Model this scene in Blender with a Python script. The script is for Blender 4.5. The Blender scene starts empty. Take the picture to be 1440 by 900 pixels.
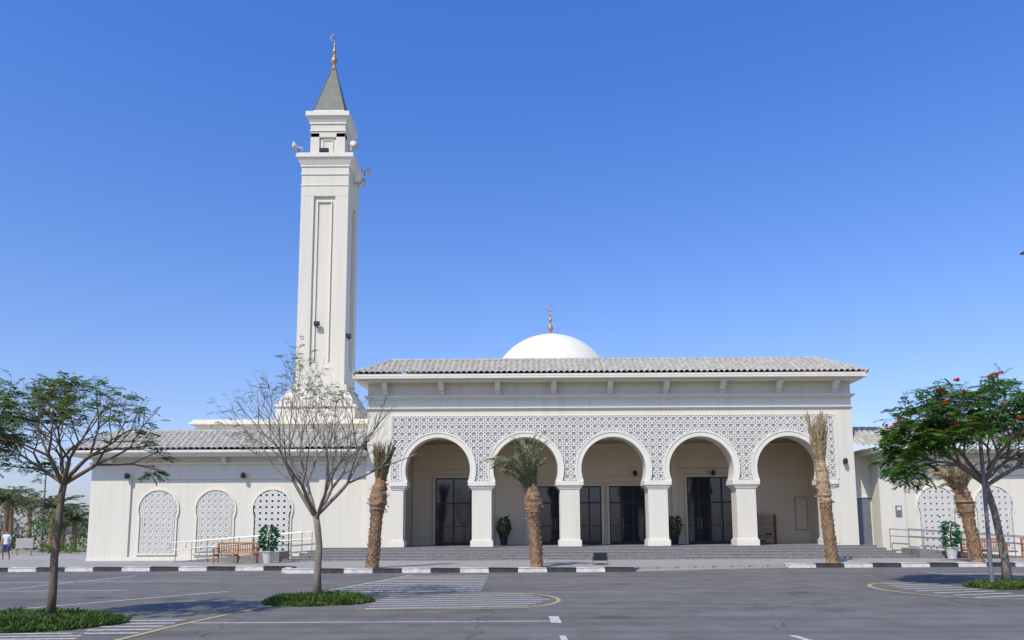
import bpy, math, random
from mathutils import Vector, Matrix, noise
from mathutils.geometry import tessellate_polygon
random.seed(7)
R=random.random
def U(a,b): return a+(b-a)*R()
scene=bpy.context.scene
# ------------------------------------------------------------ materials
def mat(name,c1,c2=None,scale=3.0,rough=0.8,bump=0.0,bscale=None,metal=0.0,detail=5,stretch=None,spec=0.3,streak=0):
    m=bpy.data.materials.new(name); m.use_nodes=True
    nt=m.node_tree; b=nt.nodes['Principled BSDF']
    b.inputs['Roughness'].default_value=rough
    b.inputs['Metallic'].default_value=metal
    b.inputs['Specular IOR Level'].default_value=spec
    tc=nt.nodes.new('ShaderNodeTexCoord')
    vec=tc.outputs['Object']
    if stretch:
        mp=nt.nodes.new('ShaderNodeMapping'); mp.inputs['Scale'].default_value=stretch
        nt.links.new(vec,mp.inputs['Vector']); vec=mp.outputs['Vector']
    if c2 is None: c2=tuple(x*0.85 for x in c1)
    n=nt.nodes.new('ShaderNodeTexNoise'); n.inputs['Scale'].default_value=scale; n.inputs['Detail'].default_value=detail
    nt.links.new(vec,n.inputs['Vector'])
    r=nt.nodes.new('ShaderNodeValToRGB')
    r.color_ramp.elements[0].position=0.3; r.color_ramp.elements[1].position=0.7
    r.color_ramp.elements[0].color=(*c2,1); r.color_ramp.elements[1].color=(*c1,1)
    nt.links.new(n.outputs['Fac'],r.inputs['Fac'])
    col=r.outputs['Color']
    if streak:
        mp=nt.nodes.new('ShaderNodeMapping'); mp.inputs['Scale'].default_value=(3.0,3.0,0.12)
        nt.links.new(tc.outputs['Object'],mp.inputs['Vector'])
        n3=nt.nodes.new('ShaderNodeTexNoise'); n3.inputs['Scale'].default_value=1.6; n3.inputs['Detail'].default_value=7; nt.links.new(mp.outputs['Vector'],n3.inputs['Vector'])
        r3=nt.nodes.new('ShaderNodeValToRGB'); r3.color_ramp.elements[0].position=.28; r3.color_ramp.elements[1].position=.52
        k=1-streak; r3.color_ramp.elements[0].color=(k,k*.985,k*.96,1); r3.color_ramp.elements[1].color=(1,1,1,1)
        nt.links.new(n3.outputs['Fac'],r3.inputs['Fac'])
        x=nt.nodes.new('ShaderNodeMix'); x.data_type='RGBA'; x.blend_type='MULTIPLY'; x.inputs[0].default_value=1
        nt.links.new(col,x.inputs[6]); nt.links.new(r3.outputs['Color'],x.inputs[7]); col=x.outputs[2]
    nt.links.new(col,b.inputs['Base Color'])
    if bump:
        n2=nt.nodes.new('ShaderNodeTexNoise'); n2.inputs['Scale'].default_value=bscale or scale*8; n2.inputs['Detail'].default_value=6
        nt.links.new(tc.outputs['Object'],n2.inputs['Vector'])
        bp=nt.nodes.new('ShaderNodeBump'); bp.inputs['Strength'].default_value=bump; bp.inputs['Distance'].default_value=0.02
        nt.links.new(n2.outputs['Fac'],bp.inputs['Height']); nt.links.new(bp.outputs['Normal'],b.inputs['Normal'])
    return m
def leafmat(name,c1,c2,trans=0.35):
    m=bpy.data.materials.new(name); m.use_nodes=True; nt=m.node_tree
    nt.nodes.remove(nt.nodes['Principled BSDF']); out=nt.nodes['Material Output']
    g=nt.nodes.new('ShaderNodeNewGeometry'); r=nt.nodes.new('ShaderNodeValToRGB')
    r.color_ramp.elements[0].color=(*c1,1); r.color_ramp.elements[1].color=(*c2,1)
    nt.links.new(g.outputs['Random Per Island'],r.inputs['Fac'])
    d=nt.nodes.new('ShaderNodeBsdfPrincipled'); d.inputs['Roughness'].default_value=0.6; d.inputs['Specular IOR Level'].default_value=0.25
    t=nt.nodes.new('ShaderNodeBsdfTranslucent'); mx=nt.nodes.new('ShaderNodeMixShader'); mx.inputs[0].default_value=trans
    nt.links.new(r.outputs['Color'],d.inputs['Base Color']); nt.links.new(r.outputs['Color'],t.inputs['Color'])
    nt.links.new(d.outputs[0],mx.inputs[1]); nt.links.new(t.outputs[0],mx.inputs[2]); nt.links.new(mx.outputs[0],out.inputs[0])
    return m
M={}
M['wall']=mat('cream_render',(0.69,0.645,0.53),(0.65,0.605,0.495),0.6,0.85,0.12,25,stretch=(1,1,0.25),streak=.06)
M['trim']=mat('cream_trim',(0.725,0.685,0.58),(0.685,0.645,0.54),1.5,0.75,0.05,30,streak=.05)
M['lat']=mat('lattice_white',(0.64,0.605,0.535),(0.59,0.56,0.49),2,0.8)
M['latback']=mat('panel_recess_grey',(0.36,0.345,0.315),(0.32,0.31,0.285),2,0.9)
M['latback2']=mat('screen_recess',(0.52,0.49,0.435),(0.48,0.455,0.40),2,0.9)
M['screenblue']=mat('screen_glazing',(0.33,0.335,0.33),(0.27,0.275,0.275),2,0.4)
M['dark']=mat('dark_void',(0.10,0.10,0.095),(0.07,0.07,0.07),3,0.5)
M['inner']=mat('beige_render',(0.68,0.575,0.42),(0.63,0.53,0.385),0.8,0.85,0.1,20)
M['tile']=mat('roof_tile',(0.50,0.465,0.395),(0.29,0.27,0.225),4,0.8,0.15,30,detail=8)
M['green']=mat('spire_green',(0.17,0.18,0.135),(0.13,0.14,0.105),2,0.6,0.1,8)
M['gold']=mat('brass',(0.50,0.31,0.15),(0.38,0.23,0.10),6,0.45,metal=0.5)
M['frame']=mat('door_frame',(0.035,0.035,0.037),(0.025,0.026,0.028),5,0.45)
M['glass']=mat('dark_glass',(0.02,0.028,0.038),(0.012,0.017,0.024),0.4,0.06,spec=0.7)
M['bluedoor']=mat('grey_door',(0.15,0.17,0.20),(0.125,0.145,0.17),2,0.5)
M['granite']=mat('granite',(0.25,0.24,0.23),(0.15,0.145,0.14),9,0.7,0.1,40,detail=8)
M['concrete']=mat('concrete',(0.38,0.355,0.31),(0.31,0.29,0.255),2,0.9,0.15,30)
M['black']=mat('kerb_black',(0.035,0.034,0.033),(0.07,0.068,0.064),6,0.7,0.2,20)
M['white']=mat('kerb_white',(0.74,0.70,0.62),(0.50,0.475,0.42),5,0.7,0.2,20)
M['sand']=mat('sandy_ground',(0.40,0.34,0.25),(0.30,0.25,0.18),0.3,0.95,0.3,5)
M['bark']=mat('bark',(0.22,0.155,0.10),(0.125,0.085,0.055),9,0.9,0.6,40,stretch=(1,1,0.3))
M['barkgrey']=mat('bark_grey',(0.29,0.245,0.185),(0.18,0.15,0.11),9,0.9,0.5,40,stretch=(1,1,0.3))
M['palmbark']=mat('palm_bark',(0.37,0.235,0.135),(0.19,0.12,0.07),10,0.95,0.5,40)
M['burlap']=mat('burlap',(0.34,0.21,0.12),(0.19,0.115,0.065),14,0.95,0.8,60)
M['burlapl']=mat('burlap_light',(0.48,0.35,0.22),(0.30,0.21,0.12),14,0.95,0.8,60)
M['wood']=mat('bench_wood',(0.42,0.21,0.10),(0.28,0.13,0.06),8,0.6,0.1,40,stretch=(0.3,3,3))
M['steel']=mat('steel',(0.36,0.36,0.35),(0.28,0.28,0.275),8,0.4,metal=0.6)
M['greym']=mat('grey_metal',(0.22,0.22,0.225),(0.17,0.17,0.175),8,0.5,metal=0.3)
M['pot']=mat('pot_white',(0.6,0.56,0.49),(0.5,0.47,0.42),6,0.6)
M['blackp']=mat('black_plastic',(0.02,0.02,0.022),(0.03,0.03,0.03),9,0.4)
M['leafA']=leafmat('leaf_olive',(0.09,0.165,0.03),(0.20,0.30,0.075),.42)
M['leafB']=leafmat('leaf_yellowgreen',(0.14,0.19,0.05),(0.27,0.27,0.09))
M['leafC']=leafmat('leaf_green',(0.045,0.13,0.015),(0.13,0.27,0.035),.45)
M['leafP']=leafmat('palm_green',(0.12,0.15,0.07),(0.27,0.27,0.14),0.2)
M['leafPb']=leafmat('palm_brown',(0.18,0.14,0.065),(0.35,0.27,0.14),0.2)
M['leafPs']=leafmat('palm_straw',(0.36,0.27,0.15),(0.54,0.43,0.26),0.2)
M['leafD']=leafmat('shrub_green',(0.012,0.09,0.035),(0.03,0.16,0.06),0.2)
M['leafF']=leafmat('far_foliage',(0.05,0.075,0.03),(0.13,0.155,0.07),0.2)
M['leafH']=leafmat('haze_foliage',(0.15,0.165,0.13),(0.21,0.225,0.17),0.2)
M['grass']=leafmat('ground_cover',(0.045,0.095,0.018),(0.13,0.20,0.04),0.25)
M['soil']=mat('soil',(0.06,0.08,0.03),(0.04,0.045,0.02),6,0.95,0.5,20)
M['flower']=leafmat('red_flower',(0.65,0.03,0.015),(0.8,0.08,0.03),0.3)
M['skin']=mat('skin',(0.35,0.2,0.13),(0.32,0.18,0.11),8,0.6)
M['shirt']=mat('shirt',(0.6,0.65,0.7),(0.5,0.55,0.62),8,0.9)
M['shorts']=mat('shorts',(0.04,0.12,0.3),(0.03,0.09,0.22),8,0.9)
M['hair']=mat('hair',(0.02,0.015,0.01),(0.01,0.01,0.01),20,0.8)
def asphalt():
    m=bpy.data.materials.new('asphalt'); m.use_nodes=True; nt=m.node_tree; b=nt.nodes['Principled BSDF']
    b.inputs['Roughness'].default_value=0.88; b.inputs['Specular IOR Level'].default_value=0.25
    tc=nt.nodes.new('ShaderNodeTexCoord')
    def nz(s,d=5,st=None):
        n=nt.nodes.new('ShaderNodeTexNoise'); n.inputs['Scale'].default_value=s; n.inputs['Detail'].default_value=d
        if st:
            mp=nt.nodes.new('ShaderNodeMapping'); mp.inputs['Scale'].default_value=st
            nt.links.new(tc.outputs['Object'],mp.inputs['Vector']); nt.links.new(mp.outputs['Vector'],n.inputs['Vector'])
        else: nt.links.new(tc.outputs['Object'],n.inputs['Vector'])
        return n.outputs['Fac']
    def ramp(f,a,ca,b_,cb):
        r=nt.nodes.new('ShaderNodeValToRGB'); r.color_ramp.elements[0].position=a; r.color_ramp.elements[1].position=b_
        r.color_ramp.elements[0].color=(*ca,1); r.color_ramp.elements[1].color=(*cb,1); nt.links.new(f,r.inputs['Fac']); return r.outputs['Color']
    def mul(a,b_):
        x=nt.nodes.new('ShaderNodeMix'); x.data_type='RGBA'; x.blend_type='MULTIPLY'; x.inputs[0].default_value=1
        nt.links.new(a,x.inputs[6]); nt.links.new(b_,x.inputs[7]); return x.outputs[2]
    c=ramp(nz(0.25,4,(0.5,1.6,1)),0.3,(0.155,0.143,0.128),0.7,(0.205,0.190,0.170))
    c=mul(c,ramp(nz(90,3),0.35,(0.64,0.64,0.64),0.68,(1.24,1.24,1.24)))
    c=mul(c,ramp(nz(1.3,6),0.3,(0.80,0.80,0.80),0.6,(1.05,1.05,1.05)))
    c=mul(c,ramp(nz(0.9,7,(0.12,2.2,1)),0.36,(0.80,0.80,0.80),0.55,(1.0,1.0,1.0)))
    v=nt.nodes.new('ShaderNodeTexVoronoi'); v.inputs['Scale'].default_value=0.42; nt.links.new(tc.outputs['Object'],v.inputs['Vector'])
    c=mul(c,ramp(v.outputs['Distance'],0.03,(0.62,0.60,0.58),0.2,(1,1,1)))
    v2=nt.nodes.new('ShaderNodeTexVoronoi'); v2.feature='DISTANCE_TO_EDGE'; v2.inputs['Scale'].default_value=0.16
    dn=nt.nodes.new('ShaderNodeTexNoise'); dn.inputs['Scale'].default_value=1.2; dn.inputs['Detail'].default_value=6; nt.links.new(tc.outputs['Object'],dn.inputs['Vector'])
    ad=nt.nodes.new('ShaderNodeMix'); ad.data_type='RGBA'; ad.blend_type='ADD'; ad.inputs[0].default_value=1.0
    nt.links.new(tc.outputs['Object'],ad.inputs[6]); nt.links.new(dn.outputs['Color'],ad.inputs[7]); nt.links.new(ad.outputs[2],v2.inputs['Vector'])
    c=mul(c,ramp(v2.outputs['Distance'],0.0008,(0.5,0.5,0.5),0.003,(1,1,1)))
    nt.links.new(c,b.inputs['Base Color'])
    bp=nt.nodes.new('ShaderNodeBump'); bp.inputs['Strength'].default_value=0.4; bp.inputs['Distance'].default_value=0.01
    nt.links.new(nz(120,3),bp.inputs['Height']); nt.links.new(bp.outputs['Normal'],b.inputs['Normal'])
    return m
M['asphalt']=asphalt()
def paint(name,c):
    m=bpy.data.materials.new(name); m.use_nodes=True; nt=m.node_tree; b=nt.nodes['Principled BSDF']; b.inputs['Roughness'].default_value=0.7
    tc=nt.nodes.new('ShaderNodeTexCoord'); n=nt.nodes.new('ShaderNodeTexNoise'); n.inputs['Scale'].default_value=14; n.inputs['Detail'].default_value=8; n.inputs['Roughness'].default_value=0.7
    nt.links.new(tc.outputs['Object'],n.inputs['Vector'])
    r=nt.nodes.new('ShaderNodeValToRGB'); r.color_ramp.elements[0].position=0.36; r.color_ramp.elements[1].position=0.54
    r.color_ramp.elements[0].color=(0.20,0.19,0.17,1); r.color_ramp.elements[1].color=(*c,1)
    nt.links.new(n.outputs['Fac'],r.inputs['Fac']); nt.links.new(r.outputs['Color'],b.inputs['Base Color']); return m
M['pwhite']=paint('road_paint_white',(0.60,0.57,0.50)); M['pyellow']=paint('road_paint_yellow',(0.50,0.42,0.15))
def paving():
    m=bpy.data.materials.new('block_paving'); m.use_nodes=True; nt=m.node_tree; b=nt.nodes['Principled BSDF']; b.inputs['Roughness'].default_value=0.9
    tc=nt.nodes.new('ShaderNodeTexCoord'); k=nt.nodes.new('ShaderNodeTexBrick'); k.inputs['Scale'].default_value=1.0
    k.inputs['Brick Width'].default_value=0.4; k.inputs['Row Height'].default_value=0.2; k.inputs['Mortar Size'].default_value=0.012
    k.inputs['Color1'].default_value=(0.29,0.27,0.235,1); k.inputs['Color2'].default_value=(0.36,0.335,0.29,1); k.inputs['Mortar'].default_value=(0.17,0.155,0.135,1)
    nt.links.new(tc.outputs['Object'],k.inputs['Vector']); nt.links.new(k.outputs['Color'],b.inputs['Base Color']); return m
M['paving']=paving()
# ------------------------------------------------------------ mesh builder
class MB:
    def __init__(s): s.v=[]; s.f=[]; s.m=[]; s.mats=[]
    def mi(s,k):
        if k not in s.mats: s.mats.append(k)
        return s.mats.index(k)
    def face(s,pts,k):
        i=len(s.v); s.v.extend([tuple(p) for p in pts]); s.f.append(tuple(range(i,i+len(pts)))); s.m.append(s.mi(k))
    def box(s,x0,x1,y0,y1,z0,z1,k):
        i=len(s.v); m=s.mi(k)
        s.v+=[(x0,y0,z0),(x1,y0,z0),(x1,y1,z0),(x0,y1,z0),(x0,y0,z1),(x1,y0,z1),(x1,y1,z1),(x0,y1,z1)]
        for q in [(0,3,2,1),(4,5,6,7),(0,1,5,4),(1,2,6,5),(2,3,7,6),(3,0,4,7)]:
            s.f.append(tuple(i+a for a in q)); s.m.append(m)
    def frustum(s,cx,cy,z0,z1,w0,w1,k):
        i=len(s.v); m=s.mi(k); a=w0/2; b=w1/2
        s.v+=[(cx-a,cy-a,z0),(cx+a,cy-a,z0),(cx+a,cy+a,z0),(cx-a,cy+a,z0),(cx-b,cy-b,z1),(cx+b,cy-b,z1),(cx+b,cy+b,z1),(cx-b,cy+b,z1)]
        for q in [(0,3,2,1),(4,5,6,7),(0,1,5,4),(1,2,6,5),(2,3,7,6),(3,0,4,7)]:
            s.f.append(tuple(i+a for a in q)); s.m.append(m)
    def prism(s,pts,a0,a1,k,axis='y'):
        def P(p,a): return (p[0],a,p[1]) if axis=='y' else ((a,p[0],p[1]) if axis=='x' else (p[0],p[1],a))
        n=len(pts); i=len(s.v); m=s.mi(k)
        s.v+=[P(p,a0) for p in pts]+[P(p,a1) for p in pts]
        for t in tessellate_polygon([[Vector((p[0],p[1],0)) for p in pts]]):
            s.f.append(tuple(i+a for a in t)); s.m.append(m)
            s.f.append(tuple(i+n+a for a in reversed(t))); s.m.append(m)
        for j in range(n):
            q=(j+1)%n; s.f.append((i+j,i+q,i+n+q,i+n+j)); s.m.append(m)
    def tube(s,path,rad,k,n=8,cap=True):
        m=s.mi(k); rings=[]
        path=[Vector(p) for p in path]
        for j,p in enumerate(path):
            d=(path[min(j+1,len(path)-1)]-path[max(j-1,0)])
            if d.length<1e-6: d=Vector((0,0,1))
            d.normalize(); u=d.cross(Vector((1,0.1,0)) if abs(d.z)>0.8 else Vector((0,0,1))).normalized(); w=d.cross(u)
            r=rad[j] if isinstance(rad,(list,tuple)) else rad
            i=len(s.v)
            for a in range(n):
                t=2*math.pi*a/n; s.v.append(tuple(p+u*(r*math.cos(t))+w*(r*math.sin(t))))
            rings.append(i)
        for a,b in zip(rings,rings[1:]):
            for q in range(n):
                q2=(q+1)%n; s.f.append((a+q,a+q2,b+q2,b+q)); s.m.append(m)
        if cap:
            s.f.append(tuple(rings[0]+q for q in range(n))[::-1]); s.m.append(m)
            s.f.append(tuple(rings[-1]+q for q in range(n))); s.m.append(m)
    def lathe(s,prof,cx,cy,k,n=32):
        m=s.mi(k); i=len(s.v)
        for r,z in prof:
            for a in range(n):
                t=2*math.pi*a/n; s.v.append((cx+r*math.cos(t),cy+r*math.sin(t),z))
        for j in range(len(prof)-1):
            for a in range(n):
                b=(a+1)%n; s.f.append((i+j*n+a,i+j*n+b,i+(j+1)*n+b,i+(j+1)*n+a)); s.m.append(m)
    def bar(s,x0,z0,x1,z1,w,y0,y1,k):
        dx,dz=x1-x0,z1-z0; L=math.hypot(dx,dz); nx,nz=-dz/L*w/2,dx/L*w/2; m=s.mi(k); i=len(s.v)
        q=[(x0+nx,z0+nz),(x0-nx,z0-nz),(x1-nx,z1-nz),(x1+nx,z1+nz)]
        s.v+=[(a,y0,b) for a,b in q]+[(a,y1,b) for a,b in q]
        s.f.append((i,i+1,i+2,i+3)); s.m.append(m)
        for j in range(4):
            jj=(j+1)%4; s.f.append((i+j,i+4+j,i+4+jj,i+jj)); s.m.append(m)
    def obj(s,name,parent=None,smooth=False,bevel=0):
        me=bpy.data.meshes.new(name); me.from_pydata(s.v,[],s.f)
        for k in s.mats: me.materials.append(M[k])
        me.polygons.foreach_set('material_index',s.m)
        if smooth: me.polygons.foreach_set('use_smooth',[True]*len(s.f))
        me.update(); o=bpy.data.objects.new(name,me); scene.collection.objects.link(o)
        if parent: o.parent=parent
        if bevel:
            b=o.modifiers.new('bevel','BEVEL'); b.width=bevel; b.segments=2; b.limit_method='ANGLE'; b.angle_limit=math.radians(40)
        return o
def empty(name):
    e=bpy.data.objects.new(name,None); scene.collection.objects.link(e); return e
# ------------------------------------------------------------ ground
g=MB(); g.face([(-900,-100,-0.012),(900,-100,-0.012),(900,1800,-0.012),(-900,1800,-0.012)],'sand'); g.obj('ground')
g=MB(); g.face([(-60,-20,0),(60,-20,0),(60,34,0),(-60,34,0)],'asphalt'); g.obj('parking_lot')
g=MB(); g.face([(-80,44,-0.006),(-24,44,-0.006),(-24,52,-0.006),(-80,52,-0.006)],'concrete'); g.obj('road')
g=MB()
pav=[(-60,30.8),(-8.9,30.8),(-8.6,28.6),(4.6,28.6),(4.9,29.2),(11.2,30.8),(60,30.8),(60,41),(-60,41)]
g.prism(pav,-0.01,0.13,'paving','z')
g.obj('pavement')
g=MB()
g.prism([(4.65,28.3),(11.2,30.45),(11.2,30.79),(4.9,29.19)],0.004,0.05,'concrete','z')
g.obj('dropped_kerb_ramp')
g=MB()
def kerb(x0,y0,x1,y1,seg,st=0):
    L=math.hypot(x1-x0,y1-y0); n=max(1,round(L/seg)); d=Vector((x1-x0,y1-y0,0))/L; nn=Vector((d.y,-d.x,0))
    for i in range(n):
        a=Vector((x0,y0,0))+d*(L*i/n+0.006); b=Vector((x0,y0,0))+d*(L*(i+1)/n-0.006)
        k='white' if (i+st)%2==0 else 'black'
        w=0.24
        P=[a,b,b+nn*w,a+nn*w]
        P=[(p.x,p.y) for p in P]; g.prism(P[::-1],-0.01,0.165+U(-.004,.004),k,'z')
kerb(-60,30.8,-9.0,30.8,1.15); kerb(-8.8,30.5,-8.6,28.7,0.9,1); kerb(-8.6,28.6,4.6,28.6,1.1)
kerb(11.2,30.8,60,30.8,1.15)
g.obj('painted_kerb',bevel=0.02)
# ------------------------------------------------------------ mosque
mosque=empty('mosque')
A=[-3.83+4.52*i for i in range(5)]; CZ=4.69; RI=1.68; RO=1.95; SP=4.07; al=math.asin((CZ-SP)/RI)
FL=0.74
b=MB()
out=[(-7.5,FL)]
for c in A:
    out+=[(c-1.76,FL),(c-1.76,3.85),(c-1.56,3.85)]
    n=40
    for j in range(n+1):
        t=math.pi+al-(math.pi+2*al)*j/n
        out.append((c+RI*math.cos(t),CZ+RI*math.sin(t)))
    out+=[(c+1.56,3.85),(c+1.76,3.85),(c+1.76,FL)]
out+=[(17.65,FL),(17.65,9.2),(-7.5,9.2)]
b.prism(out,38,38.9,'wall')
b.obj('portico_wall',mosque)
b=MB()
b.box(-7.5,-7.1,38.9,43.2,FL,9.2,'wall'); b.box(17.25,17.65,38.9,43.2,FL,9.2,'wall')
b.box(-7.5,17.65,43.2,62,0,10.2,'wall')
b.box(-7.0,17.2,38.95,43.1,7.0,7.2,'inner')
b.box(-7.1,17.25,43.0,43.2,FL,7.0,'inner')
b.box(-7.098,-7.06,38.92,43,FL,7,'inner'); b.box(17.21,17.248,38.92,43,FL,7,'inner')
b.box(-7.1,17.25,38.9,38.93,6.5,7.0,'inner')
b.box(-5.8,16.0,38.85,60,10.2,10.55,'wall')
b.obj('main_hall',mosque)
b=MB()
def pier(x0,x1):
    b.box(x0-.20,x1+.20,37.86,39.04,3.84,4.075,'trim')
    b.box(x0-.13,x1+.13,37.92,38.98,3.74,3.84,'trim')
    b.box(x0-.06,x1+.06,37.96,38.94,3.66,3.74,'trim')
    b.box(x0-.08,x1+.08,37.92,38.98,FL,FL+.30,'trim')
    b.box(x0-.04,x1+.04,37.96,38.94,FL+.30,FL+.36,'trim')
for i in range(4): pier(A[i]+1.76,A[i+1]-1.76)
pier(A[0]-1.76-.5,A[0]-1.76); pier(A[4]+1.76,A[4]+1.76+.5)
b.obj('pier_capitals',mosque,bevel=0.015)
b=MB()
for c in A:
    for (r0,r1,y) in [(RI-.02,RO,37.9),(RO-.06,RO+.03,37.87)]:
        n=48; P=[]
        a2=math.asin((CZ-SP)/r1)-.001; a1=math.asin((CZ-SP)/r0)-.001
        for j in range(n+1):
            t=math.pi+a2-(math.pi+2*a2)*j/n; P.append((c+r1*math.cos(t),CZ+r1*math.sin(t)))
        for j in range(n+1):
            t=-a1+(math.pi+2*a1)*j/n; P.append((c+r0*math.cos(t),CZ+r0*math.sin(t)))
        b.prism(P,y,38.01,'trim')
b.obj('arch_bands',mosque,bevel=0.01)
b=MB()
PX0,PX1,PZ0,PZ1=-6.22,16.7,4.1,7.45
def star(b,cx,cz,s,y0,y1,w,test,k='lat'):
    h=s*.5; q=s*.33
    segs=[]
    D=[(h,0),(0,h),(-h,0),(0,-h)]
    S=[(q,q),(-q,q),(-q,-q),(q,-q)]
    for L in (D,S):
        for i in range(4): segs.append((*L[i],*L[(i+1)%4]))
    for sx,sz in S: segs.append((sx,sz,math.copysign(h,sx),math.copysign(h,sz)))
    for x0,z0,x1,z1 in segs:
        if test(cx+x0,cz+z0) and test(cx+x1,cz+z1): b.bar(cx+x0,cz+z0,cx+x1,cz+z1,w,y0+U(-.002,.002),y1,k)
s=0.372
nx=round((PX1-PX0)/s); nz=9; sx=(PX1-PX0)/nx
def tst(x,z):
    if not(PX0-.01<=x<=PX1+.01 and PZ0<z<PZ1+.01): return False
    for c in A:
        if math.hypot(x-c,z-CZ)<RO-.12: return False
        if z<CZ and abs(x-c)<1.6: return False
    return True
for i in range(nx):
    for j in range(nz): star(b,PX0+(i+.5)*sx,PZ1-(j+.5)*s,sx,37.96,38.0,.057,tst)
b.obj('arabesque_relief',mosque)
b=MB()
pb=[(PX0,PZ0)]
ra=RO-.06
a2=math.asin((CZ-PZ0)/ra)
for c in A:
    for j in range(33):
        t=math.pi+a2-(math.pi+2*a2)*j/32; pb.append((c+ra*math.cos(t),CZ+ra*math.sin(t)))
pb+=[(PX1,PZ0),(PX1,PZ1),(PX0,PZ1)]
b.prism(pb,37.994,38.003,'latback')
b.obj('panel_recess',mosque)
b=MB()
b.box(PX0-.10,PX1+.10,37.95,38.01,PZ1,PZ1+.07,'trim')
b.box(PX0-.10,PX0,37.95,38.01,PZ0,PZ1,'trim'); b.box(PX1,PX1+.10,37.95,38.01,PZ0,PZ1,'trim')
b.box(-7.58,17.73,37.88,38.02,7.86,7.92,'trim'); b.box(-7.54,17.69,37.93,38.02,7.80,7.86,'trim')
b.box(-7.66,17.81,37.80,38.02,8.44,8.54,'trim'); b.box(-7.58,17.73,37.90,38.02,8.36,8.44,'trim')
b.box(-7.9,18.0,37.3,39.0,9.2,9.28,'trim'); b.box(-8.1,18.1,36.98,39.0,9.28,9.46,'trim')
b.box(-8.0,18.0,39.0,44,9.28,9.44,'trim')
for i in range(9):
    x=-6.57+2.915*i
    pr=[(38.0,8.56),(37.88,8.56),(37.82,8.72),(37.66,8.8),(37.6,8.95),(37.42,9.0),(37.36,9.2),(38.0,9.2)]
    b.prism(pr,x-.13,x+.13,'trim','x')
b.obj('cornice',mosque,bevel=0.008)
def tile_roof(name,x0,x1,y0,y1,z0,z1,inset,pitch=0.29,rows=7,parent=None,hipL=True,hipR=True):
    b=MB(); m=b.mi('tile'); per=8; nx=int((x1-x0)/pitch)*per; rr=[]
    for r in range(rows):
        for q in (0.0,0.97): rr.append((r,q))
    for (r,q) in rr:
        t=(r+q)/rows
        y=y0+(y1-y0)*t; zb=z0+(z1-z0)*t+(0.06 if q==0 else 0.0)
        xl=x0+(inset*t if hipL else 0); xr=x1-(inset*t if hipR else 0)
        for i in range(nx+1):
            x=x0+(x1-x0)*i/nx; ph=(i%per)/per
            w=0.12*abs(math.sin(math.pi*ph))**0.8
            jit=0.016*noise.noise(Vector((math.floor(i/per)*1.7,r*2.3,0)))
            xx=min(max(x,xl),xr)
            b.v.append((xx,y,zb+w+jit))
    W=nx+1
    for j in range(len(rr)-1):
        for i in range(nx):
            if abs(b.v[j*W+i][0]-b.v[j*W+i+1][0])<1e-5 and abs(b.v[(j+1)*W+i][0]-b.v[(j+1)*W+i+1][0])<1e-5: continue
            b.f.append((j*W+i,j*W+i+1,(j+1)*W+i+1,(j+1)*W+i)); b.m.append(m)
    yb=y1+4
    if hipL: b.face([(x0,y0,z0),(x0+inset,y1,z1),(x0+inset,yb,z1),(x0,yb,z0)],'tile')
    if hipR: b.face([(x1,y0,z0),(x1,yb,z0),(x1-inset,yb,z1),(x1-inset,y1,z1)],'tile')
    def capline(p,q):
        p=Vector(p);q=Vector(q);L=(q-p).length;n=int(L/.33)
        for i in range(n):
            a=p.lerp(q,i/n);c=p.lerp(q,(i+1.1)/n); b.tube([a,c],[.115,.09],'tile',8)
    capline((x0+(inset if hipL else 0),y1,z1+.05),(x1-(inset if hipR else 0),y1,z1+.05))
    if hipL: capline((x0,y0,z0+.07),(x0+inset,y1,z1+.07))
    if hipR: capline((x1,y0,z0+.07),(x1-inset,y1,z1+.07))
    b.box(x0,x1,y0+.02,y0+.1,z0-.08,z0+.03,'trim')
    b.obj(name,parent)
tile_roof('tiled_roof',-8.12,18.12,36.95,38.85,9.47,10.58,1.8,parent=mosque)
b=MB(); dc=(2.6,48.0); prof=[(4.3,10.2),(4.3,10.5),(4.05,10.5)]
for j in range(25):
    t=math.pi/2*j/24; prof.append((max(4.05*math.cos(t),0.001),10.35+4.05*math.sin(t)))
b.lathe(prof,dc[0],dc[1],'trim',64); b.obj('dome',mosque,smooth=True)
def finial(name,cx,cy,z0,H,k=1.0):
    b=MB(); P=[(0.16,0),(0.2,.02),(0.09,.06),(.07,.14),(.17,.2),(.2,.26),(.14,.33),(.06,.38),(.05,.43),(.12,.48),(.13,.53),(.05,.58),(.035,.64),(.075,.68),(.03,.72),(.015,.8),(.001,.82)]
    b.lathe([(r*k,z0+z*H) for r,z in P],cx,cy,'gold',16)
    rc=H*.1; cz=z0+H*.88
    path=[];rad=[]
    for j in range(19):
        t=math.radians(60)+math.radians(290)*j/18
        path.append((cx+rc*math.cos(t),cy,cz+rc*math.sin(t))); rad.append(.008+.035*k*math.sin(math.pi*j/18))
    b.tube(path,rad,'gold',6); b.obj(name,mosque,smooth=True)
finial('dome_finial',2.6,48,14.35,2.2,.9)
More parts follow.
